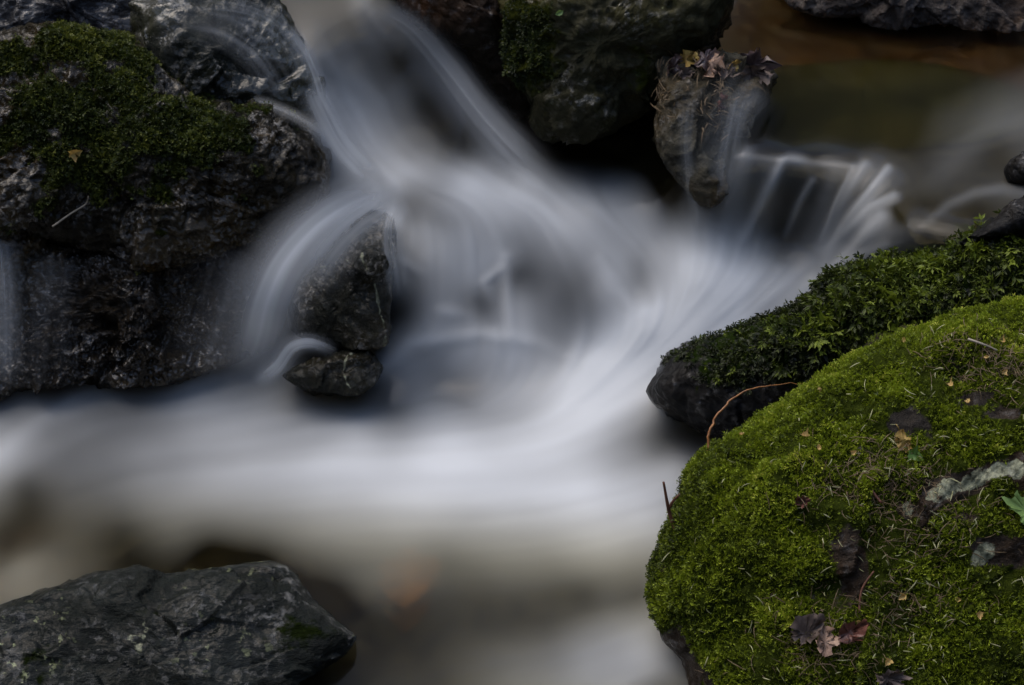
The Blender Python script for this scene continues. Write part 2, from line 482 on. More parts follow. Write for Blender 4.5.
wz = rbf([p[:2] for p in WZ], [p[2] for p in WZ], Q, .0008)
fl = rbf([p[:2] for p in FOAM_SHADE_L], lin([p[2] * (1.1 if 150 < p[1] < 400 and 390 < p[0] < 700 and p[2] > 60 else 1) for p in FOAM_SHADE_L]), Q, .004, 'lin')
foam = np.clip((fl - lin(34)) / (.46 - lin(34)), 0, 1)
lift = np.zeros(len(Q))
for path, w, a in STROKES:
    d, t = seg_field(path, Q)
    s = np.exp(-(d / w) ** 2) * (.35 + .65 * np.sin(np.pi * np.clip(t * .8 + .2, 0, 1)))
    foam = 1 - (1 - foam) * (1 - a * s)
    lift += .012 * a * s
for path, w, a in DARKS:
    d, t = seg_field(path, Q)
    foam *= 1 - a * np.exp(-(d / w) ** 2)
FLOW = [  # px, py, direction in which the current runs there
    (330, 0, .2, 1), (310, 60, .3, 1), (340, 120, .5, 1), (380, 175, .6, .8), (400, 20, 1, .9), (450, 80, .6, 1), (500, 140, .6, 1), (530, 168, .8, .7), (400, 100, .45, 1), (440, 188, 1, .25), (520, 198, 1, .4), (590, 212, 1, .65), (640, 255, .8, 1),
    (415, 240, -.15, 1), (430, 290, .0, 1), (480, 300, 0, 1), (540, 290, .2, 1), (600, 290, .45, 1), (650, 300, .3, 1), (470, 240, .1, 1), (540, 235, .5, 1), (340, 215, -1, .6), (290, 260, -.5, 1), (260, 330, -.2, 1), (240, 380, -1, .4), (440, 350, -.6, .5), (500, 345, .1, 1), (420, 400, -1, .2),
    (600, 400, -1, .7), (700, 300, -.8, 1), (650, 350, -.8, .8), (740, 250, -.2, 1), (780, 200, -.35, 1), (840, 200, -.5, 1), (870, 230, -.9, .8), (820, 280, -1, .6), (720, 190, -.1, 1), (500, 430, -1, .15), (350, 440, -1, .05), (200, 440, -1, .1), (80, 420, -1, .5), (0, 460, -1, .7), (150, 378, -1, .1), (70, 390, -1, .4),
    (100, 480, -1, .3), (300, 520, -1, .1), (500, 520, -1, .1), (620, 520, -1, .25), (500, 600, -1, .05), (600, 650, -1, .35), (450, 660, -1, .2), (30, 570, -1, .5), (1000, 120, -1, .3), (950, 150, -1, .6), (900, 165, -1, .6), (1000, 190, -1, -.05), (950, 210, -1, .5), (900, 235, -1, .4), (800, 50, -1, .1), (900, 70, -1, 0), (700, 30, -.8, .6),
    (620, 170, -1, .6), (-200, 500, -1, .4), (1200, 100, -1, .1), (350, -150, .1, 1)]
fx = rbf([p[:2] for p in FLOW], [p[2] for p in FLOW], Q, .01, 'lin').reshape(NYG, NXG)
fy = rbf([p[:2] for p in FLOW], [p[3] for p in FLOW], Q, .01, 'lin').reshape(NYG, NXG)
fn_ = np.hypot(fx, fy) + 1e-6
fx, fy = fx / fn_, fy / fn_


def bil(img, x, y):
    x = np.clip(x, 0, NXG - 1.001); y = np.clip(y, 0, NYG - 1.001)
    i = x.astype(int); j = y.astype(int); a = x - i; b = y - j
    return (img[j, i] * (1 - a) + img[j, i + 1] * a) * (1 - b) + (img[j + 1, i] * (1 - a) + img[j + 1, i + 1] * a) * b


def streaks(scale, steps, seed):
    z = np.full(len(Q), seed * 3.3)
    nz = perlin(np.c_[Q / scale, z]).reshape(NYG, NXG)
    X0, Y0 = np.meshgrid(np.arange(NXG, dtype=float), np.arange(NYG, dtype=float))
    acc = nz.copy()
    for sg in (1, -1):
        x, y = X0.copy(), Y0.copy()
        for _ in range(steps):
            u, v = bil(fx, x, y), bil(fy, x, y)
            x += sg * u * 1.6; y += sg * v * 1.6
            acc += bil(nz, x, y)
    acc /= acc.std()
    return acc.ravel()


st = .40 * streaks(10, 26, 1) + .85 * streaks(26, 30, 2)
fall = np.clip(1.25 - smooth(350, 400, Q[:, 1] + .12 * (Q[:, 0] - 500)) * .95, 0, 1)
foam = foam * np.clip(1 + st * (.04 + .065 * fall), .15, 2)
lift += .0007 * st * np.clip(foam * 2, 0, 1) * (.4 + .6 * fall)
foam = np.clip(foam, 0, .97)
WV = at_z(Q[:, 0], Q[:, 1], wz)
# horizontal distance must not fold back on itself
Y = WV[:, 1].reshape(NYG, NXG)
GRD = np.gradient(WV.reshape(NYG, NXG, 3), axis=(0, 1))
NRM = np.cross(GRD[1].reshape(-1, 3), GRD[0].reshape(-1, 3))
NRM /= np.linalg.norm(NRM, axis=1)[:, None] + 1e-12
NRM[((CAM - WV) * NRM).sum(1) < 0] *= -1
WV2 = WV + NRM * lift[:, None]
warm = smooth(470, 560, Q[:, 1] + .06 * (300 - Q[:, 0])) * (1 - np.exp(-((Q[:, 0] - 630) / 110) ** 2 - ((Q[:, 1] - 660) / 45) ** 2))


def grid_faces(nx, ny):
    i = np.arange(nx * ny).reshape(ny, nx)
    return np.stack([i[1:, :-1].ravel(), i[1:, 1:].ravel(), i[:-1, 1:].ravel(), i[:-1, :-1].ravel()], 1)


M_WATER = mat_water("stream_water")
F = grid_faces(NXG, NYG)
water = mesh_obj("water", WV2, F, M_WATER, attrs={"foam": foam, "warm": warm})
tag(water, kind='structure')

# bed: the same field sunk below the surface, roughened into stones, and carried on outwards as ground rising into added, unseen slopes
depth = rbf([(0, 450), (300, 480), (500, 600), (650, 500), (330, 580), (500, 450), (330, 100), (450, 100), (500, 230), (560, 290), (430, 350), (700, 280), (760, 200), (850, 210), (850, 50), (1000, 60), (950, 130), (720, 60), (1000, 200), (-250, 100), (1250, 500), (1250, 0), (0, 250), (600, 60)],
            [.10, .12, .12, .1, .09, .1, .035, .03, .05, .05, .06, .06, .03, .03, .055, .05, .035, .04, .03, .05, .1, .08, .05, .06], Q, .01)
depth = np.clip(depth, .022, .14)
BV = WV - NRM * depth[:, None]
BV += NRM * (fbm(BV * 9, 4)[:, None] * .016 + facets(BV * 12, 5)[:, None] * .006) * np.clip(depth / .06, .4, 1)[:, None]
amber = np.exp(-((Q[:, 0] - 900) / 260) ** 2) * smooth(115, 60, Q[:, 1]) + .9 * np.exp(-((Q[:, 0] - 408) / 26) ** 2 - ((Q[:, 1] - 615) / 50) ** 2) * 0 + .6 * smooth(450, 520, Q[:, 1]) * smooth(140, 30, Q[:, 0])
rim = np.r_[np.arange(NXG), np.arange(2 * NXG - 1, NXG * NYG, NXG), (NYG - 1) * NXG + np.arange(NXG - 2, -1, -1), np.arange((NYG - 2) * NXG, 0, -NXG)]
verts = [BV]; faces = [F]; am = [amber]
prev = rim; base = len(BV); cen = np.array([0, 2.8])
rp = BV[rim]
dirv = rp[:, :2] - cen; dirv /= np.linalg.norm(dirv, axis=1)[:, None]
for k, s in enumerate((.06, .15, .3, .55, .9, 1.4, 2.2, 3.5, 6, 10, 18, 40, 120, 300)):
    xy = rp[:, :2] + dirv * s
    x, y = xy[:, 0], xy[:, 1]
    far = np.hypot(np.abs(x), np.maximum(y - 3.4, 0))
    rad = np.hypot(np.maximum(np.abs(x) - .8, 0), np.where(y > 3.3, y - 3.3, np.maximum(-.6 - y, 0)))
    sky_block_slope = -.3 + .5 * smooth(2.2, 3.4, y) + np.minimum(rad, 9) * .85  # unseen slopes on all sides, added to cut low sky light and reflections
    w = smooth(0, 1.0, np.full(len(x), s))
    z = rp[:, 2] * (1 - w) + sky_block_slope * w + .05 * min(s, 1.5) * fbm(np.c_[xy * 2.0, np.zeros(len(x))], 4)
    verts.append(np.c_[xy, z]); am.append(np.zeros(len(x)))
    cur = base + np.arange(len(rim)); base += len(rim)
    faces.append(np.stack([prev, cur, np.roll(cur, -1), np.roll(prev, -1)], 1))
    prev = cur


def mat_bed():
    t = NT("stream_bed_stone")
    vec = t.coord()
    c = t.ramp(t.noise(vec, 11, 8, .65), [(.3, (.008, .008, .006)), (.55, (.022, .020, .015)), (.8, (.045, .042, .032))])
    c = t.mix(t.ramp(t.noise(vec, 5, 4, .6), [(.45, 0), (.65, .7)]), c, (.045, .036, .016))
    ac = t.ramp(t.noise(vec, 13, 6, .6), [(.32, (.026, .012, .004)), (.52, (.085, .038, .008)), (.75, (.17, .08, .018))])
    c = t.mix(t.math('MULTIPLY', t.attr("amber"), .85), c, ac)
    b = t.n("ShaderNodeBsdfPrincipled")
    t.l(c, b.inputs["Base Color"])
    b.inputs["Roughness"].default_value = .5
    bp = t.n("ShaderNodeBump"); bp.inputs["Strength"].default_value = .6; bp.inputs["Distance"].default_value = .01
    t.l(t.noise(vec, 35, 9, .65), bp.inputs["Height"]); t.l(bp.outputs[0], b.inputs["Normal"])
    t.l(b.outputs[0], t.out.inputs[0])
    return t.m


bed = mesh_obj("stream_bed", np.concatenate(verts), np.concatenate(faces), mat_bed(), attrs={"amber": np.concatenate(am)})
tag(bed, kind='structure')

# ------------------------------------------------------------------ boulders
ROCKS = {}


def closed_spline(P, n):
    P = np.array(P, float)
    d = np.r_[0, np.cumsum(np.linalg.norm(np.diff(np.vstack([P, P[:1]]), axis=0), axis=1))]
    s = np.linspace(0, d[-1], n, endpoint=False)
    m = len(P); out = np.zeros((n, 2))
    k = np.clip(np.searchsorted(d, s, side='right') - 1, 0, m - 1)
    t = (s - d[k]) / (d[k + 1] - d[k] + 1e-9)
    p0, p1, p2, p3 = P[(k - 1) % m], P[k], P[(k + 1) % m], P[(k + 2) % m]
    t = t[:, None]
    cr = .5 * (2 * p1 + (p2 - p0) * t + (2 * p0 - 5 * p1 + 4 * p2 - p3) * t ** 2 + (3 * p1 - p0 - 3 * p2 + p3) * t ** 3)
    return .5 * cr + .5 * (p1 + (p2 - p1) * t)


def boulder(name, label, outline, cen, y0, nrm, bf, bb, m, amp=(.012, .012, .004), fs=(7, 11, 30), seed=1, res=3.0, dom=.5, bumps=(),
            moss=None, lichen=None, strata=None, group=None, cat='boulder', outs=1.0):
    per = np.linalg.norm(np.diff(np.array(outline + outline[:1], float), axis=0), axis=1).sum()
    n = int(min(560, max(60, per / res)))
    O = closed_spline(outline, n)
    cen = np.array(cen, float)
    rmax = np.linalg.norm(O - cen, axis=1).max()
    nr = int(min(150, max(14, rmax / res)))
    C3 = at_y(cen[0], cen[1], y0)
    nn = np.array(nrm, float); nn /= np.linalg.norm(nn)
    rows = []; frac = []; side = []
    rr = np.sin(np.linspace(0, math.pi / 2, nr + 1))[1:]
    rr = .55 * rr + .45 * np.linspace(0, 1, nr + 1)[1:]
    for r in rr:                                              # front, centre to rim
        rows.append(cen + (O - cen) * r); frac.append(np.full(n, r)); side.append(np.ones(n))
    nb = max(6, nr // 4)
    for r in np.linspace(1, 0, nb + 1)[1:-1]:                 # back, rim to centre
        rows.append(cen + (O - cen) * r); frac.append(np.full(n, r)); side.append(-np.ones(n))
    PX = np.vstack([cen[None]] + rows + [cen[None]])
    FR = np.r_[0, np.concatenate(frac), 0]; SD = np.r_[1, np.concatenate(side), -1]
    d = rays(PX[:, 0], PX[:, 1])
    t = (C3 - CAM) @ nn / (d @ nn)
    ln = np.linalg.norm(d, axis=1)
    prof = np.sqrt(np.clip(1 - FR ** 2, 0, 1)) ** (2 * dom)
    off = np.where(SD > 0, -bf * prof, bb * prof)
    for bx, by, a, rad in bumps:
        off -= np.where(SD > 0, a * np.exp(-(((PX[:, 0] - bx) / rad) ** 2 + ((PX[:, 1] - by) / rad) ** 2)) * smooth(1, .8, FR), 0)
    V = CAM + d * (t + off / ln)[:, None]
    nrows = len(rows)
    Fs = []
    j = np.arange(n); j2 = (j + 1) % n
    quads = []
    for k in range(nrows - 1):
        a = 1 + k * n; b = 1 + (k + 1) * n
        quads.append(np.stack([a + j, b + j, b + j2, a + j2], 1))
    last = len(V) - 1; lb = 1 + (nrows - 1) * n
    tri1 = np.stack([np.zeros(n, int), 1 + j, 1 + j2], 1)
    tri2 = np.stack([lb + j, np.full(n, last), lb + j2], 1)
    quads = np.concatenate(quads)
    # normals before roughening
    fn = np.cross(V[quads[:, 2]] - V[quads[:, 0]], V[quads[:, 3]] - V[quads[:, 1]])
    N = np.zeros_like(V)
    for c in range(4): np.add.at(N, quads[:, c], fn)
    N[0] = N[1:n + 1].sum(0); N[last] = N[lb:lb + n].sum(0)
    N /= np.linalg.norm(N, axis=1)[:, None] + 1e-12
    cenV = V.mean(0)
    if ((V - cenV) * N).sum(1).mean() < 0:
        N = -N
        quads = quads[:, ::-1]; tri1 = tri1[:, ::-1]; tri2 = tri2[:, ::-1]
    so = seed * 7.77
    disp = amp[0] * fbm(V * fs[0] + so, 3) + amp[1] * facets(V * fs[1] + so, seed) + amp[2] * fbm(V * fs[2] + so, 4, .55, True)
    if strata:
        a, f, sd = strata
        q = V @ np.array(sd) * f + .7 * fbm(V * 6 + so, 3)
        disp += a * (np.abs((q % 1) - .35) - .25) + .5 * a * ((q * 2.7) % 1)
    edge = np.where(SD > 0, .35 + .65 * smooth(1, .88, FR), 1)
    V = V + N * (disp * edge * outs)[:, None]
    mv = np.zeros(len(V))
    Fl = [tuple(q) for q in tri1] + [tuple(q) for q in quads] + [tuple(q) for q in tri2]
    # final normals
    N2 = np.zeros_like(V)
    fn = np.cross(V[quads[:, 2]] - V[quads[:, 0]], V[quads[:, 3]] - V[quads[:, 1]])
    for c in range(4): np.add.at(N2, quads[:, c], fn)
    N2[0] = N[0]; N2[last] = N[last]
    N2 /= np.linalg.norm(N2, axis=1)[:, None] + 1e-12
    if moss is not None:
        mv = np.clip(moss(PX, V, N2), 0, 1) * (SD > 0)
    base = np.array([V[:, 0].mean(), V[:, 1].mean(), V[:, 2].min()])
    at = {"moss": mv}
    if lichen: at["lichen"] = np.clip(lichen(PX, V, N2), 0, 1) * (SD > 0)
    o = mesh_obj(name, V, Fl, m, origin=base, attrs=at)
    tag(o, label, cat, group)
    info = dict(obj=o, V=V, N=N2, F=quads, moss=mv, SD=SD, base=base, bvh=BVHTree.FromPolygons([Vector(v) for v in V], [list(map(int, f)) for f in Fl]))
    ROCKS[label] = info
    return info


def hit(info, px, py):
    d = Vector(rays(px, py)).normalized()
    r = info['bvh'].ray_cast(Vector(CAM), d)
    if r[0] is None:
        return None, None
    nrm = r[1] if r[1].dot(d) < 0 else -r[1]
    return np.array(r[0]), np.array(nrm)


def blob(PX, x, y, rx, ry=None, rot=0):
    ry = ry or rx
    c, s = math.cos(rot), math.sin(rot)
    dx, dy = PX[:, 0] - x, PX[:, 1] - y
    return np.exp(-((dx * c + dy * s) / rx) ** 2 - ((-dx * s + dy * c) / ry) ** 2)


# ---- moss: many tiny leafy shoots growing out of a boulder's surface
def grow_moss(info, m, count, length, spread=.6, leaflets=6, droop=0., width=.3, tone=.5, thresh=.35, clump=22., axis_len=1.0, facing=-.1, seed=1, lean=None, tone_fn=None, contrast=1.0):
    r = np.random.default_rng(seed)
    V, F, N, mo = info['V'], info['F'], info['N'], info['moss']
    A = V[F]
    cn = np.cross(A[:, 2] - A[:, 0], A[:, 3] - A[:, 1])
    area = np.linalg.norm(cn, axis=1)
    mm = mo[F].mean(1)
    toc = CAM - A.mean(1); toc /= np.linalg.norm(toc, axis=1)[:, None]
    fac = (N[F].mean(1) * toc).sum(1)
    w = area * np.clip((mm - thresh) / .3, 0, 1) * (fac > facing)
    if w.sum() <= 0: return None
    k = r.choice(len(F), size=count, p=w / w.sum())
    uv = r.random((count, 2))
    P = (A[k, 0] * ((1 - uv[:, :1]) * (1 - uv[:, 1:])) + A[k, 1] * (uv[:, :1] * (1 - uv[:, 1:])) + A[k, 2] * (uv[:, :1] * uv[:, 1:]) + A[k, 3] * ((1 - uv[:, :1]) * uv[:, 1:]))
    n = N[F[k]].mean(1); n /= np.linalg.norm(n, axis=1)[:, None]
    cl = fbm(P * clump, 3)
    cl2 = fbm(P * 7 + 40, 3)
    keep = (cl > -.42) | (r.random(count) < .35)
    P, n, cl, cl2, k = P[keep], n[keep], cl[keep], cl2[keep], k[keep]
    c = len(P)
    rand = r.normal(size=(c, 3))
    ax = n + spread * rand + np.array([0, 0, -droop])
    if lean is not None: ax = ax + np.array(lean)
    ax /= np.linalg.norm(ax, axis=1)[:, None]
    L = length * np.clip(1 + .35 * r.normal(size=c) + .5 * cl, .35, 2.0) * (.3 + .7 * mm[k])
    tone_s = np.clip(tone + contrast * (.30 * cl + .22 * cl2 + .16 * r.normal(size=c)) + (tone_fn(P, n) if tone_fn else 0), 0, 1)
    side = np.cross(ax, r.normal(size=(c, 3))); side /= np.linalg.norm(side, axis=1)[:, None]
    nm = np.cross(side, ax)
    Bs, Ds, Ws, Ts, Ls = [], [], [], [], []
    for q in range(leaflets):
        f = q / max(leaflets - 1, 1)
        if q == leaflets - 1:
            d = ax; b = P + ax * (L * .55 * axis_len)[:, None]
        else:
            sgn = 1 if q % 2 == 0 else -1
            d = ax * .75 + side * sgn * .75 + nm * .25 * (1 if (q // 2) % 2 else -1) + .25 * r.normal(size=(c, 3)) + np.array([0, 0, -droop * .5])
            d /= np.linalg.norm(d, axis=1)[:, None]
            b = P + ax * (L * (.05 + .65 * f) * axis_len)[:, None]
        ll = L * (.62 - .25 * f)
        wv = np.cross(d, nm + .4 * r.normal(size=(c, 3))); wv /= np.linalg.norm(wv, axis=1)[:, None] + 1e-9
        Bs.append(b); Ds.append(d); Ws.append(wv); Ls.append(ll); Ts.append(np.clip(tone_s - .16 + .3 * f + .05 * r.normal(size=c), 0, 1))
    B = np.concatenate(Bs); D = np.concatenate(Ds); W = np.concatenate(Ws); LL = np.concatenate(Ls)[:, None]; T = np.concatenate(Ts)
    mid = B + D * LL * .5 + np.array([0, 0, .05]) * LL
    VV = np.stack([B, mid + W * LL * width * .5, B + D * LL, mid - W * LL * width * .5], 1).reshape(-1, 3)
    FF = np.arange(len(VV)).reshape(-1, 4)
    o = mesh_obj("moss", VV, FF, m, parent=info['obj'], origin=info['base'], smooth_sh=False, attrs={"tone": np.repeat(T, 4)})
    o['kind'] = 'stuff'
    return o


M_FG = mat_rock("mossy_stone", (.006, .005, .004), (.019, .016, .013), (.05, .044, .038), rough=(.35, .7), brown=(.026, .014, .006), brown_amt=.9, moss=(.030, .040, .006), bump=1.0)
M_FERN = mat_rock("dark_wet_stone", (.0033, .0033, .0033), (.0077, .0077, .0077), (.0193, .0193, .0193), rough=(.25, .55), brown=(.02, .014, .008), moss=(.012, .02, .004), bump=.5)
M_SLATE = mat_rock("lichen_slate", (.004, .005, .004), (.010, .012, .010), (.024, .028, .025), rough=(.16, .38), lichen=(.20, .22, .12), lichen_t=.60, lichen_s=75, moss=(.010, .015, .004), stretch=(1, 1.3, 3), bump=.9, glint=1.2, bd=.016, spec=.35, coat=.10)
M_LEFT = mat_rock("wet_black_stone", (.005, .004, .003), (.020, .017, .010), (.070, .062, .050), rough=(.10, .4), brown=(.050, .031, .007), brown_amt=.9, moss=(.016, .020, .004), bump=1.0, bump_s=60, glint=3.0, bd=.02, gs=130, spec=.3, coat=.36)
M_CORE = mat_rock("dark_vein_stone", (.005, .005, .004), (.020, .021, .016), (.085, .086, .080), rough=(.10, .4), brown=(.045, .030, .007), brown_amt=.8, moss=(.012, .017, .004), bump=1.0, bump_s=60, glint=3.2, bd=.02, gs=130, spec=.35, coat=.2)
M_LEDGE = mat_rock("wet_brown_stone", (.004, .003, .002), (.024, .018, .011), (.11, .10, .09), rough=(.08, .35), brown=(.060, .036, .006), brown_amt=1.0, bump=1.0, bump_s=60, glint=3.0, bd=.02, gs=130, spec=.35, coat=0.75)
M_GREY = mat_rock("wet_grey_stone", (.012, .012, .013), (.035, .036, .040), (.10, .10, .11), rough=(.12, .35), bump=1.0, glint=2.6, bd=.02, spec=.35, coat=0.55)
M_GREEN = mat_rock("algae_stone", (.008, .008, .005), (.024, .023, .012), (.06, .056, .026), rough=(.4, .7), brown=(.05, .045, .010), brown_amt=.85, bump=.8, lichen=(.12, .13, .07), lichen_t=.68, lichen_s=60, moss=(.028, .032, .006), spec=.3)
M_BROWN = mat_rock("brown_stone", (.0044, .0033, .0022), (.0110, .0077, .0044), (.0248, .0154, .0077), rough=(.35, .7), brown=(.05, .02, .006), bump=.7)
M_DOME = mat_rock("angular_wet_stone", (.003, .004, .003), (.010, .012, .009), (.036, .038, .034), rough=(.14, .35), brown=(.026, .026, .008), brown_amt=.9, bump=.9, bump_s=34, glint=1.2, bd=.016, spec=.35, coat=0.6, moss=(.014, .018, .004))
M_SUB = mat_rock("submerged_stone", (.0077, .0066, .0039), (.0176, .0149, .0077), (.0385, .0330, .0165), rough=(.5, .8), brown=(.05, .032, .01))
M_BANK = mat_rock("bank_stone", (.018, .016, .014), (.060, .052, .047), (.19, .175, .165), rough=(.25, .5), brown=(.09, .045, .016), brown_amt=.9, bump=1.0, glint=1.5, bd=.02)
M_LEAFY = mat_rock("leafy_wet_stone", (.012, .011, .008), (.045, .042, .030), (.15, .135, .11), rough=(.12, .4), brown=(.075, .05, .02), brown_amt=.8, bump=1.0, bump_s=36, glint=.9)
M_SLAB = mat_rock("green_slab_stone", (.016, .018, .010), (.045, .050, .028), (.09, .10, .055), rough=(.4, .7), brown=(.055, .05, .014), brown_amt=.8, bump=.8, glint=.2)
M_VEIL_ROCK = mat_rock("blue_grey_stone", (.0088, .0099, .0110), (.0220, .0242, .0264), (.0495, .0523, .0550), rough=(.2, .5))

BARE = [(852, 562, 15, 26), (1013, 552, 30, 14), (905, 424, 18, 10), (978, 395, 16, 7), (1006, 415, 16, 7), (668, 655, 18, 24), (690, 690, 30, 40), (1022, 478, 10, 20)]
LICHEN = [(966, 482, 24, 11, -.25), (940, 494, 20, 11, -.62), (986, 551, 20, 11, -.8), (907, 507, 7, 9, 0), (996, 470, 12, 9, 0), (1016, 468, 8, 14, 0)]


def fg_moss(PX, V, N):
    v = 1.0 + .45 * fbm(V * 16, 4)
    for x, y, rx, ry in BARE: v -= 1.15 * blob(PX, x, y, rx, ry) * (1 + .6 * fbm(V * 60, 3))
    for x, y, rx, ry, ro in LICHEN: v -= 1.5 * blob(PX, x, y, rx, ry, ro)
    v -= (.5 * blob(PX, 890, 480, 55, 35) + .5 * blob(PX, 985, 360, 45, 25) + .35 * blob(PX, 940, 530, 70, 25) + .45 * blob(PX, 820, 640, 50, 25)) * (.6 + 1.2 * fbm(V * 50, 3))
    return v


def fg_lichen(PX, V, N):
    return sum(blob(PX, *q) for q in LICHEN) * np.clip(.9 + .6 * fbm(V * 42, 4), 0, 1.1)


R1 = boulder("mossy_boulder", "broad foreground boulder carpeted in bright green moss with grey lichen patches",
             [(648, 590), (655, 562), (668, 530), (680, 500), (690, 472), (708, 450), (740, 434), (775, 410), (800, 395), (830, 375), (865, 355), (900, 340), (930, 326), (960, 314), (1000, 308), (1050, 302), (1130, 340), (1190, 450), (1190, 620), (1130, 760), (950, 800), (790, 780), (715, 720), (690, 688), (682, 660), (662, 640), (650, 618)],
             (900, 540), 2.23, (-.12, -.72, .70), .14, .22, M_FG, amp=(.022, .010, .006), fs=(6, 10, 22), seed=2, res=2.6, dom=.5, moss=fg_moss, lichen=fg_lichen)


def fern_moss(PX, V, N):
    line = np.interp(PX[:, 0], [648, 668, 700, 740, 780, 850, 1000], [368, 374, 382, 384, 372, 385, 420])
    return np.interp(PX[:, 0], [650, 740, 800, 860], [.58, .68, .9, 1.15]) * smooth(26, -16, PX[:, 1] - line + 16 * fbm(V * 14, 3)) + .2 * fbm(V * 20, 3)


R2 = boulder("mossy_boulder", "long dark boulder with shaggy leafy moss and a bare black overhang pointing into the rapids",
             [(648, 391), (655, 377), (672, 360), (700, 343), (740, 328), (775, 313), (805, 301), (835, 274), (870, 262), (910, 257), (945, 251), (985, 240), (1024, 232), (1100, 214), (1160, 260), (1160, 340), (1100, 390), (1000, 390), (900, 405), (800, 425), (745, 439), (720, 440), (698, 431), (672, 412), (656, 402)],
             (850, 340), 2.665, (-.2, -.85, .5), .11, .22, M_FERN, amp=(.012, .010, .005), fs=(7, 12, 34), seed=3, dom=.5, moss=fern_moss)
def slate_moss(PX, V, N):
    return .55 * blob(PX, 300, 640, 60, 35) + .5 * blob(PX, 30, 670, 70, 30) + .35 * blob(PX, 140, 610, 40, 20) + .2 * fbm(V * 25, 3)


def slate_lichen(PX, V, N):
    return (.75 + .6 * fbm(V * 70, 3)) * (.5 * blob(PX, 140, 618, 24, 26) + .42 * blob(PX, 55, 645, 26, 10, -.6) + .42 * blob(PX, 132, 652, 20, 24) + .36 * blob(PX, 258, 620, 14, 10) + .36 * blob(PX, 10, 636, 12, 6))


R3 = boulder("slate_rock", "dark layered slate rock with pale lichen specks breaking the pool surface",
             [(-70, 640), (0, 606), (30, 596), (58, 588), (101, 574), (144, 568), (164, 575), (187, 573), (234, 567), (273, 565), (293, 572), (312, 600), (336, 622), (354, 637), (348, 652), (308, 682), (280, 745), (100, 790), (-100, 770), (-130, 690)],
             (150, 650), 2.19, (0, -.5, .87), .06, .16, M_SLATE, amp=(.008, .008, .003), fs=(7, 9, 26), seed=4, dom=.4, strata=(.011, 14, (.16, .45, .88)), cat='rock', outs=.75, moss=slate_moss, lichen=slate_lichen)


def left_moss(PX, V, N):
    v = blob(PX, 95, 100, 85, 65) + .9 * blob(PX, 190, 135, 55, 45) + .55 * blob(PX, 90, 190, 60, 35) + .5 * blob(PX, 110, 45, 70, 14) + .45 * blob(PX, 20, 150, 30, 60) + .75 * fbm(V * 20, 4) - .05
    v -= .7 * blob(PX, 175, 85, 22, 14) + .8 * blob(PX, 15, 165, 22, 26)
    return v


R4 = boulder("mossy_boulder", "dark wet boulder with an olive moss cap beside the upper left fall",
             [(-50, 60), (0, 42), (40, 30), (100, 32), (145, 45), (172, 74), (215, 98), (270, 108), (308, 128), (328, 158), (325, 190), (300, 215), (262, 240), (200, 262), (150, 262), (115, 256), (60, 240), (0, 228), (-60, 230), (-90, 140)],
             (150, 150), 2.93, (.12, -.86, .5), .11, .2, M_LEFT, amp=(.02, .02, .007), fs=(6, 10, 34), seed=5, res=2.3, dom=.5, moss=left_moss)
R5 = boulder("wet_ledge", "craggy wet brown ledge with glinting facets below the olive mossy boulder",
             [(-70, 236), (-10, 228), (30, 242), (60, 246), (105, 234), (118, 205), (150, 190), (205, 200), (255, 212), (276, 255), (270, 300), (262, 330), (235, 366), (150, 380), (60, 388), (-60, 395), (-90, 310)],
             (140, 300), 2.85, (0, -.82, .57), .06, .2, M_LEDGE, amp=(.018, .026, .010), fs=(8, 12, 40), seed=6, res=2.0, dom=.4, cat='rock', outs=1.1)
R6 = boulder("wet_boulder", "dark angular wet boulder with thin water sheeting over its top",
             [(130, 20), (150, -30), (210, -30), (262, 6), (288, 28), (312, 58), (322, 88), (318, 122), (268, 132), (215, 120), (168, 92), (138, 55)],
             (228, 55), 3.06, (.1, -.7, .7), .09, .2, M_DOME, amp=(.018, .024, .005), fs=(6, 9, 30), seed=7, dom=.5)
R6b = boulder("grey_rock", "rough grey rock with a frosty sheen in the upper left corner",
              [(-60, -50), (60, -60), (170, -50), (200, 0), (196, 60), (165, 72), (130, 50), (100, 40), (40, 38), (-10, 48), (-70, 50)],
              (70, 5), 3.14, (0, -.8, .6), .08, .2, M_GREY, amp=(.016, .022, .006), seed=8, cat='rock')
R7 = boulder("wet_rock", "dark upright rock with a thin white vein parting the left rapids",
             [(378, 210), (350, 228), (322, 258), (303, 280), (290, 306), (292, 330), (312, 342), (337, 350), (367, 348), (384, 344), (390, 322), (391, 292), (391, 266), (395, 240), (393, 218)],
             (350, 290), 2.80, (-.25, -.85, .45), .05, .12, M_CORE, amp=(.006, .012, .004), fs=(10, 14, 34), seed=9, res=2, dom=.45, cat='rock', lichen=lambda PX, V, N: .62 * np.exp(-(seg_field([(366, 258), (372, 272), (375, 290), (378, 310), (380, 340)], PX)[0] / 1.7) ** 2) + .5 * np.exp(-(seg_field([(322, 270), (340, 262), (366, 258)], PX)[0] / 2.0) ** 2), bumps=[(372, 262, .02, 16)])
R8 = boulder("wet_rock", "small black rock with a white vein in the foam under the upright rock",
             [(283, 376), (297, 366), (322, 358), (348, 352), (372, 353), (382, 366), (374, 384), (356, 396), (325, 392), (300, 388)],
             (336, 374), 2.735, (0, -.6, .8), .03, .08, M_CORE, amp=(.004, .008, .003), fs=(12, 18, 40), seed=10, res=1.8, cat='rock', lichen=lambda PX, V, N: .62 * np.exp(-(seg_field([(362, 356), (348, 360), (343, 370), (347, 384), (357, 394)], PX)[0] / 1.7) ** 2))
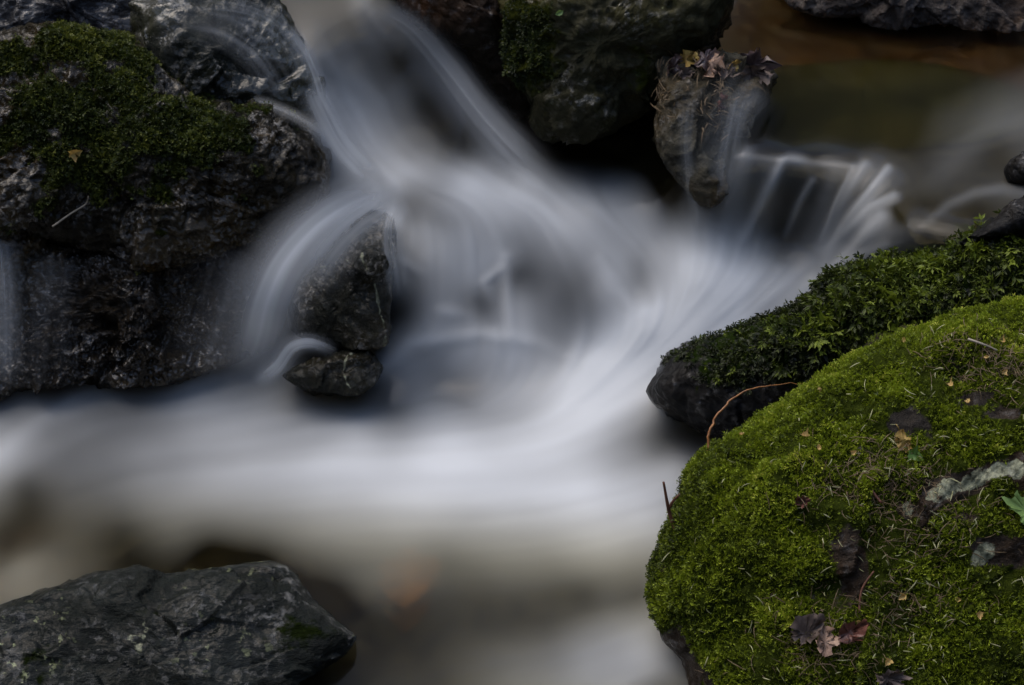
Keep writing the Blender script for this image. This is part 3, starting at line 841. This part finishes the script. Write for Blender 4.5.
R9a = boulder("brown_boulder", "shadowed brown boulder at the back beside the tall fall",
              [(385, -60), (540, -60), (580, 20), (575, 110), (550, 152), (526, 148), (507, 122), (480, 76), (447, 34), (415, 8), (390, -10)],
              (510, 45), 3.12, (.2, -.95, .2), .05, .3, M_BROWN, amp=(.02, .02, .005), seed=11)


def green_moss(PX, V, N):
    return .85 * blob(PX, 512, 40, 22, 50) + .8 * blob(PX, 545, 50, 28, 60) + .45 * blob(PX, 640, 40, 40, 60) + .35 * fbm(V * 20, 4)


R9b = boulder("algae_boulder", "tall olive streaked boulder overhanging the dark gap at the back",
              [(492, -50), (600, -70), (720, -60), (738, -20), (728, 6), (711, 27), (684, 44), (664, 58), (658, 84), (653, 112), (628, 124), (609, 138), (568, 141), (545, 139), (533, 124), (536, 104), (519, 75), (507, 45), (497, 0)],
              (600, 45), 3.07, (-.1, -.95, .3), .09, .25, M_GREEN, amp=(.018, .022, .006), seed=12, moss=green_moss, bumps=[(590, 118, .03, 30)], lichen=lambda PX, V, N: .42 * np.exp(-(seg_field([(546, 5), (553, 45), (560, 75), (567, 98)], PX)[0] / 7) ** 2) * (1 + fbm(V * 40, 3)))
R10 = boulder("leafy_ledge", "water-worn ledge trapping brown leaves at the lip of the amber pool",
              [(658, 62), (672, 54), (708, 56), (735, 57), (762, 64), (774, 76), (766, 98), (748, 128), (736, 160), (720, 198), (702, 204), (688, 190), (667, 168), (655, 142), (654, 120), (659, 86)],
              (706, 120), 2.96, (.1, -.72, .68), .05, .12, M_LEAFY, amp=(.010, .018, .005), fs=(9, 16, 40), seed=13, res=2.2, cat='rock')
R11 = boulder("algae_slab", "submerged olive slab forming the lip of the right cascade",
              [(716, 150), (728, 104), (780, 72), (850, 64), (940, 68), (1015, 92), (1050, 130), (985, 152), (930, 158), (885, 166), (830, 162), (790, 160), (752, 156)],
              (850, 118), 3.044, (0, -.10, .99), .008, .05, M_SLAB, amp=(.003, .003, .001), seed=14, dom=.3, cat='rock')
R12 = boulder("bank_rock", "long grey and brown rock bank behind the amber pool",
              [(770, -60), (1100, -70), (1110, 40), (1060, 48), (1024, 42), (962, 34), (906, 25), (852, 17), (803, 13), (782, -5)],
              (930, -12), 3.40, (0, -.7, .7), .06, .25, M_BANK, amp=(.014, .022, .008), seed=15, cat='rock')
R13 = boulder("wet_rock", "small black rock at the right edge dividing the side stream",
              [(1004, 172), (1010, 160), (1036, 152), (1075, 168), (1060, 192), (1022, 187), (1008, 183)],
              (1036, 172), 2.80, (-.2, -.8, .5), .025, .08, M_FERN, amp=(.004, .006, .003), fs=(14, 20, 40), seed=16, res=2, cat='rock')
R14 = boulder("craggy_rock", "low black craggy rock running along the back edge of the leafy moss",
              [(958, 245), (974, 232), (1000, 216), (1024, 202), (1060, 186), (1100, 195), (1100, 218), (1024, 226), (990, 240)],
              (1025, 218), 2.64, (-.1, -.8, .6), .03, .1, M_FERN, amp=(.006, .010, .003), fs=(9, 13, 34), seed=17, res=2, cat='rock')
R15 = boulder("submerged_rock", "blurred dark rock under the pool behind the slate rock",
              [(110, 590), (150, 552), (200, 540), (262, 542), (300, 556), (330, 562), (368, 562), (386, 588), (380, 625), (340, 650), (200, 640)],
              (260, 590), 2.40, (0, -.3, .95), .03, .1, M_SUB, amp=(.008, .01, .002), seed=18, cat='rock')
R16 = boulder("veiled_rock", "blue grey rock under thin spray right of the upright rock",
              [(396, 268), (420, 262), (445, 275), (468, 305), (462, 338), (425, 345), (392, 342)],
              (425, 308), 2.86, (0, -.8, .6), .02, .08, M_VEIL_ROCK, amp=(.005, .01, .003), fs=(10, 16, 34), seed=19, res=2.5, cat='rock')
R17 = boulder("veiled_rock", "wide blue grey rock seen through white water in mid cascade",
              [(472, 292), (505, 256), (556, 246), (608, 262), (634, 296), (622, 332), (560, 346), (495, 338)],
              (552, 300), 2.885, (0, -.8, .6), .025, .08, M_VEIL_ROCK, amp=(.006, .012, .003), fs=(10, 14, 34), seed=20, res=2.5, cat='rock')

# ------------------------------------------------------------------ moss shoots
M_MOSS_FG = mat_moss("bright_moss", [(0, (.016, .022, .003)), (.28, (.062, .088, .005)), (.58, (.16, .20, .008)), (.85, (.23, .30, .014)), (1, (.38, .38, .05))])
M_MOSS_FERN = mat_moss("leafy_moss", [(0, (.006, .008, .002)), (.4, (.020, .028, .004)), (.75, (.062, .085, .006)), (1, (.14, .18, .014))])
M_MOSS_OLD = mat_moss("olive_moss", [(0, (.006, .010, .003)), (.45, (.022, .034, .006)), (.8, (.06, .075, .008)), (1, (.12, .13, .015))])
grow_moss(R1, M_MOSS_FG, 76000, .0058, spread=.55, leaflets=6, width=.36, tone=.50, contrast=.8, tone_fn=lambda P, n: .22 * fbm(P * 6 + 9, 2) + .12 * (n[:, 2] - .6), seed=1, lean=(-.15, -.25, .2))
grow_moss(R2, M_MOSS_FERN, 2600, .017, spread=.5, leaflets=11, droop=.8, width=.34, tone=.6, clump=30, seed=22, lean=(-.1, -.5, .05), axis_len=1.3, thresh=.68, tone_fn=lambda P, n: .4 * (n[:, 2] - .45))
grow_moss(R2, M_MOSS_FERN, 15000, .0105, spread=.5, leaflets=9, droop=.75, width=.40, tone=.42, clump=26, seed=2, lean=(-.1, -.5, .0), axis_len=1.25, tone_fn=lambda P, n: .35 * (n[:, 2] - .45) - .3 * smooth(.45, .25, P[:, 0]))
grow_moss(R4, M_MOSS_OLD, 15000, .0060, spread=.6, leaflets=6, droop=.2, width=.42, tone=.6, contrast=.8, seed=3)
grow_moss(R9b, M_MOSS_OLD, 3500, .007, spread=.6, leaflets=5, droop=.3, width=.4, tone=.3, seed=4, thresh=.45)

# ------------------------------------------------------------------ veils of falling water in front of the rocks
M_VEIL = mat_veil("white_water")


def veil(path, width, a, taper=(.3, 1), seed=1, streak=.5, name="water_veil"):
    """path: (px, py, y) stations of one strand of water; a rounded sheet with feathered froth"""
    P = np.array(path, float)
    n = 30
    k = np.linspace(0, len(P) - 1, n)
    i = np.minimum(k.astype(int), len(P) - 2); t = (k - i)[:, None]
    p0 = P[np.maximum(i - 1, 0)]; p1 = P[i]; p2 = P[i + 1]; p3 = P[np.minimum(i + 2, len(P) - 1)]
    C = .5 * (2 * p1 + (p2 - p0) * t + (2 * p0 - 5 * p1 + 4 * p2 - p3) * t ** 2 + (3 * p1 - p0 - 3 * p2 + p3) * t ** 3)
    W3 = at_y(C[:, 0], C[:, 1], C[:, 2])
    T = np.gradient(W3, axis=0); T /= np.linalg.norm(T, axis=1)[:, None]
    toc = CAM - W3; toc /= np.linalg.norm(toc, axis=1)[:, None]
    S = np.cross(T, toc); S /= np.linalg.norm(S, axis=1)[:, None]
    Nn = np.cross(S, T)
    Nn *= np.sign((Nn * toc).sum(1))[:, None]
    m = 33
    u = np.linspace(-2.4, 2.4, m)
    w = width * .00118 * np.linspace(1, taper[1], n)
    V = W3[:, None] + S[:, None] * (u[None, :, None] * w[:, None, None]) - Nn[:, None] * (.05 * (u ** 2)[None, :, None] * w[:, None, None])
    V = V.reshape(-1, 3)
    s = np.repeat(np.linspace(0, 1, n), m); uu = np.tile(u, n)
    f = a * np.exp(-uu ** 2) * smooth(0, taper[0], s) * smooth(1, .72, s)
    f *= 1 + streak * fbm(np.c_[uu * 2.2 + seed * 5.1, s * .6, np.full(len(s), seed * 1.7)], 3, .7)
    f *= smooth(2.4, 1.5, np.abs(uu))
    o = mesh_obj(name, V, grid_faces(m, n), M_VEIL, attrs={"foam": np.clip(f, 0, 1)})
    tag(o, kind='structure')
    return o


veil([(412, 184, 2.94), (365, 198, 2.88), (322, 222, 2.81), (287, 260, 2.75), (268, 300, 2.72), (256, 345, 2.72), (236, 384, 2.72)], 19, .66, (.3, 1.6), 1, .35)
veil([(408, 196, 2.86), (380, 208, 2.79), (352, 226, 2.755), (325, 256, 2.735), (305, 292, 2.73)], 17, .42, (.3, 1.2), 11, .3)
veil([(402, 200, 2.83), (392, 222, 2.77), (392, 252, 2.755), (398, 300, 2.75)], 9, .34, (.3, 1.5), 18, .6)
veil([(314, 84, 2.965), (324, 108, 2.955), (346, 148, 2.93), (384, 186, 2.90)], 13, .55, (.25, 1.3), 19, .5)
veil([(364, 0, 3.03), (410, 26, 3.03), (446, 66, 3.02), (482, 113, 2.98), (516, 150, 2.94), (548, 180, 2.90)], 11, .24, (.2, 1.5), 20, .5)
veil([(338, 353, 2.72), (312, 343, 2.715), (292, 347, 2.71), (276, 367, 2.71), (254, 385, 2.71)], 6, .55, (.3, 1.6), 2)
veil([(0, 232, 2.80), (5, 300, 2.76), (3, 392, 2.72)], 11, .30, (.2, 1.3), 3)
veil([(52, 252, 2.80), (46, 310, 2.765), (42, 390, 2.72)], 18, .06, (.2, 1.2), 4, .6)
veil([(190, 5, 2.98), (250, 12, 2.97), (290, 40, 2.965), (316, 88, 2.96)], 10, .2, (.3, 1.0), 15, 1.2)
veil([(175, 18, 2.98), (225, 30, 2.96), (262, 58, 2.955), (285, 100, 2.95)], 16, .13, (.3, 1.0), 16, 1.4)
veil([(250, 250, 2.80), (228, 310, 2.76), (205, 385, 2.71)], 34, .08, (.25, 1.0), 5, .8)
veil([(286, 24, 2.99), (304, 50, 2.98), (318, 84, 2.97), (324, 116, 2.96)], 6, .45, (.3, 1.2), 6)
veil([(238, 96, 2.96), (272, 106, 2.92), (312, 126, 2.87), (330, 150, 2.86)], 4, .3, (.3, 1.6), 7)
veil([(690, 92, 2.88), (686, 145, 2.865), (692, 215, 2.86)], 6, .16, (.3, 1.0), 8, .8)
veil([(762, 82, 2.875), (735, 120, 2.86), (716, 205, 2.855)], 24, .13, (.3, 1.0), 17, .9)
veil([(742, 88, 2.88), (730, 145, 2.865), (718, 218, 2.86)], 9, .20, (.3, 1.3), 9, .8)

# ------------------------------------------------------------------ leaves, buds, twigs
def frame(nrm, ang, toward=None):
    n = np.array(nrm, float); n /= np.linalg.norm(n)
    x = np.array([1, 0, 0]) - n * n[0]; x /= np.linalg.norm(x)
    y = np.cross(n, x)
    c, s_ = math.cos(ang), math.sin(ang)
    return x * c + y * s_, -x * s_ + y * c, n


OVAL = [(0, 0), (.12, .14), (.3, .27), (.5, .31), (.7, .25), (.87, .12), (1, 0), (.87, -.12), (.7, -.25), (.5, -.31), (.3, -.27), (.12, -.14)]
MAPLE = [(.0, .0), (.02, .13), (-.10, .30), (.07, .32), (.12, .50), (.25, .42), (.42, .62), (.47, .45), (.58, .46), (.52, .30), (.60, .20), (.78, .24), (.80, .13), (1.0, 0.0),
         (.80, -.13), (.78, -.24), (.60, -.20), (.52, -.30), (.58, -.46), (.47, -.45), (.42, -.62), (.25, -.42), (.12, -.50), (.07, -.32), (-.10, -.30), (.02, -.13)]
TRI = [(0, 0), (.15, .12), (.2, .5), (.42, .3), (.62, .26), (1, 0), (.62, -.26), (.42, -.3), (.2, -.5), (.15, -.12)]


def leaf(name, label, pos, nrm, ang, size, outline, m, curl=.3, cup=.2, lift=.003, group=None, tilt=(0, 0, 0), cat='leaf', seed=0, stalk=None, rough=.035, fold=.35, crumple=.0):
    r = np.random.default_rng(seed)
    X, Yv, Z = frame(np.array(nrm) + np.array(tilt), ang)
    ol = np.array(outline)
    ol = np.concatenate([ol * (1 - q) + np.roll(ol, -1, axis=0) * q for q in (0., .33, .66)]).reshape(3, -1, 2).transpose(1, 0, 2).reshape(-1, 2)
    ol = ol + rough * r.normal(size=ol.shape) * (ol[:, :1] > .02)
    rings = [(.0, .0)]
    V2 = [np.array([.42, 0])]
    n = len(ol)
    for k in (.35, .7, 1.0):
        for p in ol: V2.append(np.array([.42, 0]) + (p - np.array([.42, 0])) * k)
    V2 = np.array(V2)
    z = fold * np.abs(V2[:, 1]) + crumple * fbm(np.c_[V2 * 3.1, np.full(len(V2), seed * .37)], 3) + cup * V2[:, 1] ** 2 * 1.6 + curl * (V2[:, 0] - .4) ** 2 + .05 * r.normal(size=len(V2)) * np.hypot(V2[:, 0] - .42, V2[:, 1])
    base = np.array(pos) + Z * lift
    V = base + size * ((V2[:, :1] - .42) * X + V2[:, 1:] * Yv + z[:, None] * Z)
    F_ = [(0, 1 + j, 1 + (j + 1) % n) for j in range(n)]
    for k in range(2):
        a = 1 + k * n; b = a + n
        F_ += [(a + j, b + j, b + (j + 1) % n, a + (j + 1) % n) for j in range(n)]
    o = mesh_obj(name, V, F_, m, origin=base)
    tag(o, label, cat, group)
    if stalk:
        p0 = base + size * (-.42 * X + curl * .17 * Z); p1 = p0 - size * stalk * X + size * .05 * Z
        st = tube_mesh("stalk", [p0, (p0 + p1) / 2 + size * .04 * Yv, p1], [size * .022] * 3, m, parent=o, origin=base)
    return o


def tube_mesh(name, pts, rad, m, parent=None, origin=None, sides=7, V0=None, F0=None, build=True):
    P = np.array(pts, float); V = []; Fx = []
    T = np.gradient(P, axis=0); T /= np.linalg.norm(T, axis=1)[:, None]
    a0 = 0 if V0 is None else len(V0)
    for i in range(len(P)):
        ref = np.array([0.3, 1, .2]); sx = np.cross(T[i], ref); sx /= np.linalg.norm(sx); sy = np.cross(T[i], sx)
        for k in range(sides):
            an = 2 * math.pi * k / sides
            V.append(P[i] + rad[i] * (math.cos(an) * sx + math.sin(an) * sy))
    for i in range(len(P) - 1):
        for k in range(sides):
            Fx.append((a0 + i * sides + k, a0 + i * sides + (k + 1) % sides, a0 + (i + 1) * sides + (k + 1) % sides, a0 + (i + 1) * sides + k))
    Fx.append(tuple(a0 + k for k in range(sides))[::-1]); Fx.append(tuple(a0 + (len(P) - 1) * sides + k for k in range(sides)))
    if V0 is not None: V = list(V0) + V; Fx = list(F0) + Fx
    if not build: return V, Fx
    return mesh_obj(name, np.array(V), Fx, m, parent=parent, origin=P[0] if origin is None else origin)


def spline(pts, n):
    P = np.array(pts, float); k = np.linspace(0, len(P) - 1, n); i = np.minimum(k.astype(int), len(P) - 2); t = (k - i)[:, None]
    p0 = P[np.maximum(i - 1, 0)]; p1 = P[i]; p2 = P[i + 1]; p3 = P[np.minimum(i + 2, len(P) - 1)]
    return .5 * (2 * p1 + (p2 - p0) * t + (2 * p0 - 5 * p1 + 4 * p2 - p3) * t ** 2 + (3 * p1 - p0 - 3 * p2 + p3) * t ** 3)


L_GREEN = mat_simple("fresh_leaf", (.10, .17, .045), (.16, .25, .07), 90, .5, .25)
L_DARK = mat_simple("dark_leaf", (.045, .10, .015), (.08, .15, .025), 90, .5, .2)
L_YEL = mat_simple("yellow_leaf", (.22, .12, .03), (.40, .30, .08), 160, .6, .25)
L_TAN = mat_simple("tan_leaf", (.20, .12, .08), (.36, .24, .17), 110, .6, .15)
L_GREYB = mat_simple("grey_brown_leaf", (.05, .035, .028), (.12, .09, .075), 110, .7, .1)
L_RED = mat_simple("red_brown_leaf", (.05, .018, .012), (.14, .055, .04), 110, .45, .1)
L_MAUVE = mat_simple("mauve_leaf", (.04, .028, .027), (.10, .07, .068), 90, .3, .1)
L_ORANGE = mat_simple("orange_leaf", (.12, .05, .012), (.36, .15, .03), 70, .5, .2)
L_BUD = mat_simple("bud_scale", (.30, .17, .05), (.50, .38, .14), 300, .6, .2)
T_RED = mat_simple("red_twig", (.05, .018, .010), (.12, .045, .022), 200, .55)
T_STEM = mat_simple("orange_stem", (.10, .035, .008), (.26, .11, .025), 160, .45)
T_PALE = mat_simple("pale_twig", (.14, .12, .09), (.26, .23, .18), 160, .6)
L_NEEDLE = mat_simple("dry_needle", (.13, .13, .05), (.30, .30, .16), 120, .6)
L_DEBRIS = mat_simple("dead_moss", (.03, .019, .008), (.13, .088, .042), 140, .7)

CLUMP = 'fallen leaves on the bright green moss'
for nm, lb, px, py, an, sz, ol, m, cu, cp, lf, tl, sk in [
    ("leaf", "pale green star shaped maple leaf cut off by the right edge of the moss", 1022, 516, 2.75, .052, MAPLE, L_GREEN, .15, .25, .011, (0, -.3, .2), .5),
    ("leaf", "small dark green three pointed leaf on bare soil in the moss", 911, 456, -.6, .020, TRI, L_DARK, .3, .3, .008, (.1, -.3, .2), .3),
    ("leaf", "narrow yellow and orange curled leaf above the small dark green leaf", 904, 438, -1.1, .026, OVAL, L_YEL, .6, 1.2, .009, (.3, -.4, 0), .3),
    ("leaf", "upright pinkish tan dead leaf in the lower moss", 818, 643, 1.35, .036, OVAL, L_TAN, .4, .9, .014, (.2, -.8, .1), None),
    ("leaf", "grey brown crumpled leaf leaning behind the pinkish tan one", 806, 636, .75, .044, OVAL, L_GREYB, .6, 1.1, .012, (-.5, -.5, .1), None),
    ("leaf", "reddish brown dead leaf under a yellow bud scale", 847, 634, .5, .034, OVAL, L_RED, .6, 1.0, .012, (.2, -.5, .2), None),
    ("leaf", "dark red scrap of leaf pressed in the upper moss", 801, 501, .2, .018, OVAL, L_RED, .4, .6, .006, (0, -.2, 0), None),
    ("leaf", "dark brown curled leaf in the moss at the bottom edge", 884, 677, .1, .034, OVAL, L_GREYB, .5, 1.0, .009, (0, -.2, .1), None)]:
    p, n = hit(R1, px, py)
    leaf(nm, lb, p, n, an, sz, ol, m, cu, cp, lf, CLUMP, tl, 'leaf', px, sk, .02 if ol is MAPLE else .05, .3, .0 if m in (L_GREEN, L_DARK) else .28)

for k, (px, py) in enumerate([(744, 442), (805, 442), (820, 452), (853, 455), (850, 621), (978, 613), (966, 598), (907, 596), (830, 387), (1007, 349), (991, 361), (1000, 372), (971, 411), (951, 392), (909, 341), (889, 662)]):
    p, n = hit(R1, px, py)
    r = np.random.default_rng(k)
    leaf("bud_scale", "tiny cream and orange bud scale dropped on the bright green moss", p, n, r.random() * 6, .006 + .005 * r.random(), TRI if k % 2 else OVAL, L_BUD, 1.0, 1.6, .009,
         'bud scales on the bright green moss', tuple(r.normal(size=3) * .4), 'bud scale', k)

# leaves caught on the ledge
for lb, px, py, an, sz, ol, m in [
    ("pinkish leaf caught at the left end of the ledge by the tall boulder", 669, 66, 1.2, .034, OVAL, L_MAUVE),
    ("yellow orange leaf lying wet on the ledge edge", 690, 62, .1, .036, OVAL, L_YEL),
    ("mauve folded leaf in the middle of the ledge", 704, 67, .9, .040, OVAL, L_MAUVE),
    ("broad tan leaf plastered over the ledge beside the mauve one", 716, 69, 2.4, .042, TRI, L_TAN),
    ("small bright yellow leaf at the right of the tan one", 729, 65, .6, .022, OVAL, L_YEL),
    ("long grey wet leaf trailing into the amber pool", 753, 66, -.15, .060, OVAL, L_MAUVE),
    ("second grey wet leaf just below the long trailing one", 752, 73, -.05, .048, OVAL, L_GREYB),
    ("pale oval leaf stuck below the yellow orange one", 684, 76, .2, .024, OVAL, L_GREYB),
    ("grey lobed leaf under the bright yellow leaf", 722, 78, 1.0, .034, MAPLE, L_GREYB),
    ("dark red leaf washed down the face of the ledge", 714, 104, 1.5, .028, OVAL, L_RED)]:
    p, n = hit(R10, px, py)
    if p is None: p, n = at_z(px, py, .302), np.array([0, -.2, 1])
    leaf("leaf", lb, p, n, an, sz, ol, m, .4, .7, .008, 'wet leaves caught on the ledge', (.9 * math.sin(px * 1.7), -.6, .6 * math.cos(px)), 'leaf', px, None, .05, .25, .35)
p = at_z(408, 607, -.075)
leaf("leaf", "orange leaf sunk in the pool right of the slate rock", p, (0, -.25, 1), 1.5, .115, OVAL, L_ORANGE, .5, .9, .0, seed=5)
p, n = hit(R4, 74, 150)
leaf("leaf", "lone yellow green leaf stuck on the olive mossy boulder", p, n, .4, .02, TRI, L_YEL, .4, .5, .012, None, (0, -.4, 0))
p, n = hit(R9b, 557, 13)
leaf("leaf", "tiny lime leaf clinging to the algae streaked boulder", p, n, .4, .012, OVAL, L_GREEN, .4, .5, .006)

# twigs
a0, n0 = hit(R1, 706, 452)
y0 = a0[1]
kn = np.random.default_rng(8).normal(size=(40, 3)) * .0007
pts = kn + spline([a0 - n0 * .005] + [at_y(px, py, y0 + dy) for px, py, dy in [(708, 438, .01), (712, 425, .02), (721, 410, .035), (734, 398, .05), (755, 388, .065), (782, 384, .08), (810, 383, .1)]], 40)
o = tube_mesh("stem", pts, np.interp(np.linspace(0, 1, 40), [0, .3, .31, .34, .6, 1], [.0017, .0014, .0018, .0013, .0011, .0003]), T_STEM)
tag(o, "thin orange stem arching over the black overhang from the moss", 'stem')
a0, n0 = hit(R1, 676, 530)
y0 = a0[1] + .005
f = lambda px, py, dy=0: at_y(px, py, y0 + dy)
main = spline([a0, f(671, 518), f(668, 507), f(666, 496), f(663.5, 482)], 18)
V_, F_ = tube_mesh("x", main, np.linspace(.0026, .0013, 18), None, build=False)
br = spline([f(669, 508), f(674, 500), f(680, 494)], 8)
V_, F_ = tube_mesh("x", br, np.linspace(.0018, .0010, 8), None, V0=V_, F0=F_, build=False)
tag(mesh_obj("twig", np.array(V_), F_, T_RED, origin=main[0]), "forked reddish twig sticking up at the left edge of the bright moss", 'twig')
for lb, px, py, an, ln, m in [("short red brown twig lying in the moss litter", 880, 491, 1.9, .030, T_RED), ("thin dark twig lying below the bare patch of the moss", 872, 594, .75, .045, T_RED), ("pale bent twig in the upper moss litter", 983, 342, -.3, .034, T_PALE)]:
    p, n = hit(R1, px, py); X, Yv, Z = frame(n, an)
    q = spline([p - X * ln * .5 + Z * .006, p + Yv * ln * .08 + Z * .011, p + X * ln * .5 + Z * .008], 12)
    tag(tube_mesh("twig", q, np.linspace(.0016, .0009, 12), m), lb, 'twig')
p, n = hit(R4, 72, 205); X, Yv, Z = frame(n, .15)
q = spline([p - X * .04 + Z * .008, p - X * .01 + Z * .010, p + X * .012 + Z * .013, p + X * .018 + Yv * .012 + Z * .016], 16)
tag(tube_mesh("twig", q, np.linspace(.0014, .0008, 16), T_PALE), "pale hooked twig at the foot of the olive mossy boulder", 'twig')


def litter(name, label, info, spots, m, lrange, width, seed):
    r = np.random.default_rng(seed); V = []; Fx = []
    for cx, cy, sx, sy, c in spots:
        for _ in range(c):
            p, n = hit(info, cx + sx * r.normal(), cy + sy * r.normal())
            if p is None: continue
            X, Yv, Z = frame(n + .35 * r.normal(size=3), r.random() * 6.28)
            L = lrange[0] + (lrange[1] - lrange[0]) * r.random() ** 2; w = width * (.6 + .8 * r.random()); b = p + np.asarray(n) * (.003 + .006 * r.random()); k = len(V); cv = .3 * r.normal()
            for s_ in (0, .33, .66, 1):
                c_ = b + X * L * (s_ - .5) + Yv * L * cv * s_ * (1 - s_) + Z * L * .3 * s_ * (1 - s_)
                ww = w * (1.0 - abs(2 * s_ - 1) * .6)
                V += [c_ - Yv * ww, c_ + Z * ww, c_ + Yv * ww]
            for q_ in range(3):
                a_ = k + q_ * 3
                Fx += [(a_, a_ + 1, a_ + 4, a_ + 3), (a_ + 1, a_ + 2, a_ + 5, a_ + 4)]
    o = mesh_obj(name, np.array(V), Fx, m)
    tag(o, label, 'litter', None, 'stuff')


litter("needle_litter", "pale dry needles scattered over the bright green moss", R1, [(860, 520, 100, 90, 170), (960, 380, 50, 40, 50), (900, 630, 80, 30, 70), (930, 500, 60, 40, 60)], L_NEEDLE, (.006, .016), .0006, 1)
litter("brown_litter", "brown shreds of dead plants in the bare hollows of the moss", R1, [(885, 478, 36, 20, 330), (1000, 365, 30, 18, 240), (925, 525, 45, 20, 220), (830, 645, 40, 20, 240), (900, 600, 45, 12, 120), (960, 350, 30, 12, 60)], L_DEBRIS, (.006, .024), .0005, 2)
litter("leaf_crumbs", "brown shreds of leaf washed against the leafy ledge", R10, [(708, 72, 28, 12, 90), (714, 104, 8, 20, 45), (668, 92, 5, 16, 25)], L_DEBRIS, (.008, .026), .0011, 3)
